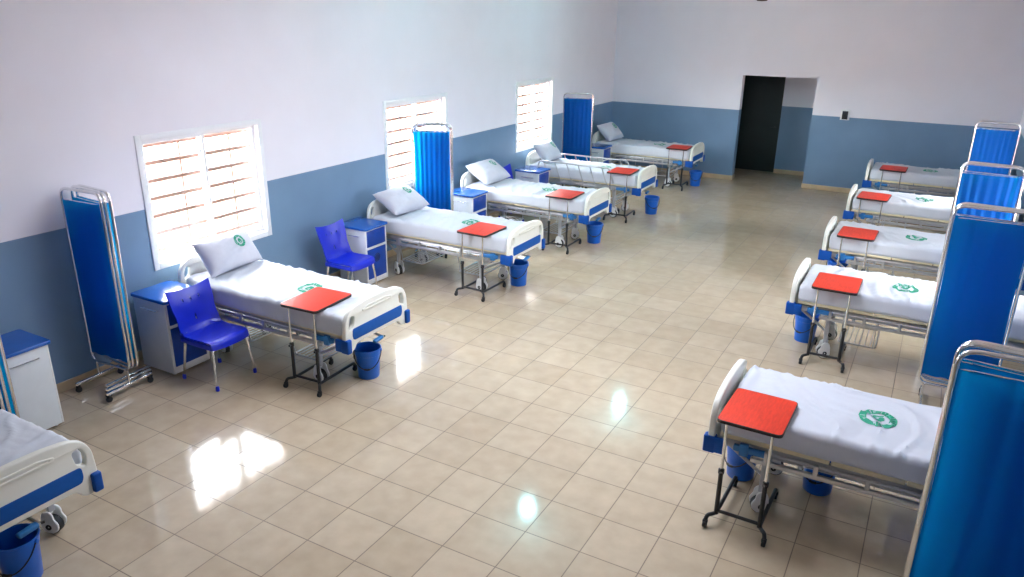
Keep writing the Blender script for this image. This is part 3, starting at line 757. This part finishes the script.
for y, lab, sd in right: bed(lab, (XR, y, 0), PI, sd, False, False, 0.70, (-0.66,) if y < 6 else (-0.66, 0.24))

for x, y, t, sd, yw, w, h, lab in (
    (0.54, 5.02, 0.98, 1.0, 0.08, 0.36, 0.195, 'white pillow with green badge propped below the nearest window'),
    (0.665, 7.84, 0.50, 2.0, -0.05, 0.35, 0.225, 'white pillow with green badge leaning low under the middle window'),
    (0.665, 10.09, 0.55, 3.0, 0.0, 0.37, 0.235, 'plump white pillow on the bed behind the middle blue screen'),
    (0.57, 12.21, 0.85, 4.0, 0.0, 0.33, 0.20, 'white pillow on the bed with raised side rails'),
    (0.60, 15.14, 0.75, 5.0, -0.04, 0.36, 0.22, 'white pillow standing steeply on the bed in the far corner')):
    pillow(lab, x, y, t, sd, yw, w, h)

tabs = [
    (1.865, 4.53, 0.05, 'red overbed table at the bed under the nearest window, in front of a blue bucket'),
    (1.88, 7.36, -0.02, 'red overbed table at the bed under the middle window'),
    (1.92, 9.63, 0.02, 'red overbed table at the bed behind the middle blue screen'),
    (2.0, 11.74, 0.04, 'red overbed table at the bed with raised rails under the farthest window'),
    (2.05, 14.66, 0.03, 'red overbed table at the bed in the far corner by the doorway'),
    (5.80, 4.475, -0.02, 'red overbed table in the foreground at the nearest pillowless bed'),
    (5.91, 7.52, 0.0, 'red overbed table at the second pillowless bed opposite the windows'),
    (5.87, 9.62, -0.03, 'red overbed table at the third pillowless bed opposite the windows'),
    (5.84, 11.96, -0.05, 'orange-red overbed table at the fourth pillowless bed opposite the windows'),
    (5.93, 14.57, -0.03, 'dark red overbed table at the farthest pillowless bed by the end wall')]
p = None
for x, y, a, lab in tabs:
    if p is None: p = make_table(lab, (x, y, 0), a)
    else: dup(p, lab, (x, y, 0), a)

bks = [
    (2.13, 1.82, 0.5, 'blue bucket below the foot end of the closest bed on the window side'),
    (2.165, 5.04, 0.6, 'blue bucket under the foot end of the bed below the nearest window'),
    (2.13, 8.07, 0.2, 'blue bucket under the foot end of the bed below the middle window'),
    (2.19, 10.36, 0.4, 'blue bucket under the foot end of the bed behind the middle screen'),
    (2.33, 12.55, 0.7, 'blue bucket under the foot end of the bed with raised rails'),
    (2.31, 15.28, 0.3, 'blue bucket under the foot end of the bed in the far corner'),
    (5.66, 5.17, -0.5, 'blue bucket behind the foreground red table, under the nearest pillowless bed'),
    (6.20, 5.27, -0.2, 'dark blue bucket under the middle of the nearest pillowless bed'),
    (5.64, 8.11, -0.4, 'blue bucket under the foot end of the second pillowless bed opposite the windows'),
    (5.66, 10.34, -0.3, 'blue bucket under the foot end of the third pillowless bed opposite the windows')]
p = None
for x, y, a, lab in bks:
    if p is None: p = make_bucket(lab, (x, y, 0), a)
    else: dup(p, lab, (x, y, 0), a)

cabs = [
    (0.36, 2.81, PI / 2, 'bedside cabinet at the picture edge turned with its plain white side to the room'),
    (0.385, 4.285, 0.0, 'bedside cabinet behind the nearer blue chair, next to the folded screen'),
    (0.335, 7.18, 0.0, 'bedside cabinet beside the second blue chair, blue drawer and door showing'),
    (0.49, 9.42, 0.0, 'bedside cabinet beside the bed behind the middle screen'),
    (0.49, 11.53, 0.0, 'bedside cabinet with pale shining top in front of the bed with raised rails'),
    (0.44, 14.465, 0.0, 'bedside cabinet between the far screen and the far corner bed')]
p = None
for x, y, a, lab in cabs:
    if p is None: p = make_cabinet(lab, (x, y, 0), a)
    else: dup(p, lab, (x, y, 0), a)

p = make_chair('blue plastic chair standing at the bed under the nearest window', (0.945, 4.305, 0), 0.0)
dup(p, 'blue plastic chair against the wall between the nearest and middle windows', (0.535, 6.68, 0), 0.0)
dup(p, 'blue plastic chair back showing behind the plump pillow, beside a pale-topped cabinet', (0.47, 11.02, 0), 0.0)

scr = [
    (0.77, 2.395, 0.0, 'folded blue ward screen cut by the picture edge beside the closest bed'),
    (0.325, 3.66, 0.06, 'folded blue ward screen against the wall before the nearest window, feet showing'),
    (0.44, 8.60, 0.40, 'bright blue ward screen standing in front of the middle window'),
    (0.27, 13.80, 0.36, 'bright blue ward screen beyond the farthest window, near the far corner'),
    (7.075, 3.82, 0.0, 'dark blue ward screen in the foreground corner opposite the windows'),
    (7.035, 7.10, 0.0, 'dark blue ward screen between the first and second pillowless beds'),
    (7.085, 9.36, 0.0, 'bright sky blue ward screen between the second and third pillowless beds'),
    (7.27, 13.50, 0.0, 'mid-blue ward screen farthest away in the row opposite the windows')]
p = None
for (x, y, a, lab), fo in zip(scr, ((6, .4), (3, .35), (7, 1.25), (6, 1.0), (4, .45), (4, .4), (6, 1.3), (7, .7))): make_screen(lab, (x, y, 0), a, fo, 0.25 if 3.5 < y < 3.8 else 0.265 if 8 < y < 9 else None, 0.145 if y < 3 else 0.235)

# wall switch box
r = thing('switch_box', 'small black switch box on the end wall beside the doorway', 'switch', (4.86, ROOM_D, 1.50))
bm = B(); box(bm, (-0.085, -0.008, -0.085), (0.085, 0.0, 0.115), 0.003); obj('back_plate', bm, M['paper'], r)
bm = B(); box(bm, (-0.052, -0.05, -0.072), (0.052, -0.008, 0.085), 0.008); c = obj('box_body', bm, M['black'], r)
bm = B(); box(bm, (-0.02, -0.056, -0.02), (0.02, -0.05, 0.03), 0.003); obj('rocker', bm, M['rubber'], c)

# ceiling fan, only the bottom of its motor reaching into view, and the two lamps mirrored in the floor
r = thing('ceiling_fan', 'dark ceiling fan whose motor bottom peeks in at the top edge of the picture', 'fan', (4.585, 9.0, 3.440))
bm = B(); lathe(bm, [(0.0, 0.0), (0.05, 0.004), (0.075, 0.03), (0.10, 0.06), (0.13, 0.10), (0.13, 0.16), (0.08, 0.20), (0.02, 0.21), (0.015, CEIL - 3.44 - 0.06), (0.06, CEIL - 3.44 - 0.05), (0.06, CEIL - 3.44)], 28)
obj('motor', bm, M['dark'], r)
for k in range(3):
    a = 2 * PI * k / 3 + 0.4; bm = B(); box(bm, (0.12, -0.065, 0.14), (0.66, 0.065, 0.148), 0.003)
    for v in bm.verts: v.co.z += v.co.y * 0.15
    obj('blade', bm, M['dark'], r, rot=(0, 0, a))
for k, (x, y) in enumerate(((2.16, 8.42), (2.14, 12.12))):
    r = thing('hanging_lamp', 'cool white hanging lamp over the %s of the window-side beds, above the picture' % ('middle' if k == 0 else 'far end'), 'lamp', (x, y, 3.57), 0, 'cool white lamps hanging over the window-side beds')
    bm = B(); lathe(bm, [(0.0, 0.0), (0.06, 0.008), (0.085, 0.04), (0.085, 0.10), (0.05, 0.15), (0.03, 0.16)], 24); obj('bulb', bm, M['lamp'], r)
    bm = B(); lathe(bm, [(0.03, 0.16), (0.035, 0.17), (0.03, 0.24), (0.006, 0.25), (0.006, CEIL - 3.57 - 0.03), (0.05, CEIL - 3.57 - 0.025), (0.05, CEIL - 3.57)], 20); obj('lamp_holder', bm, M['white'], r)
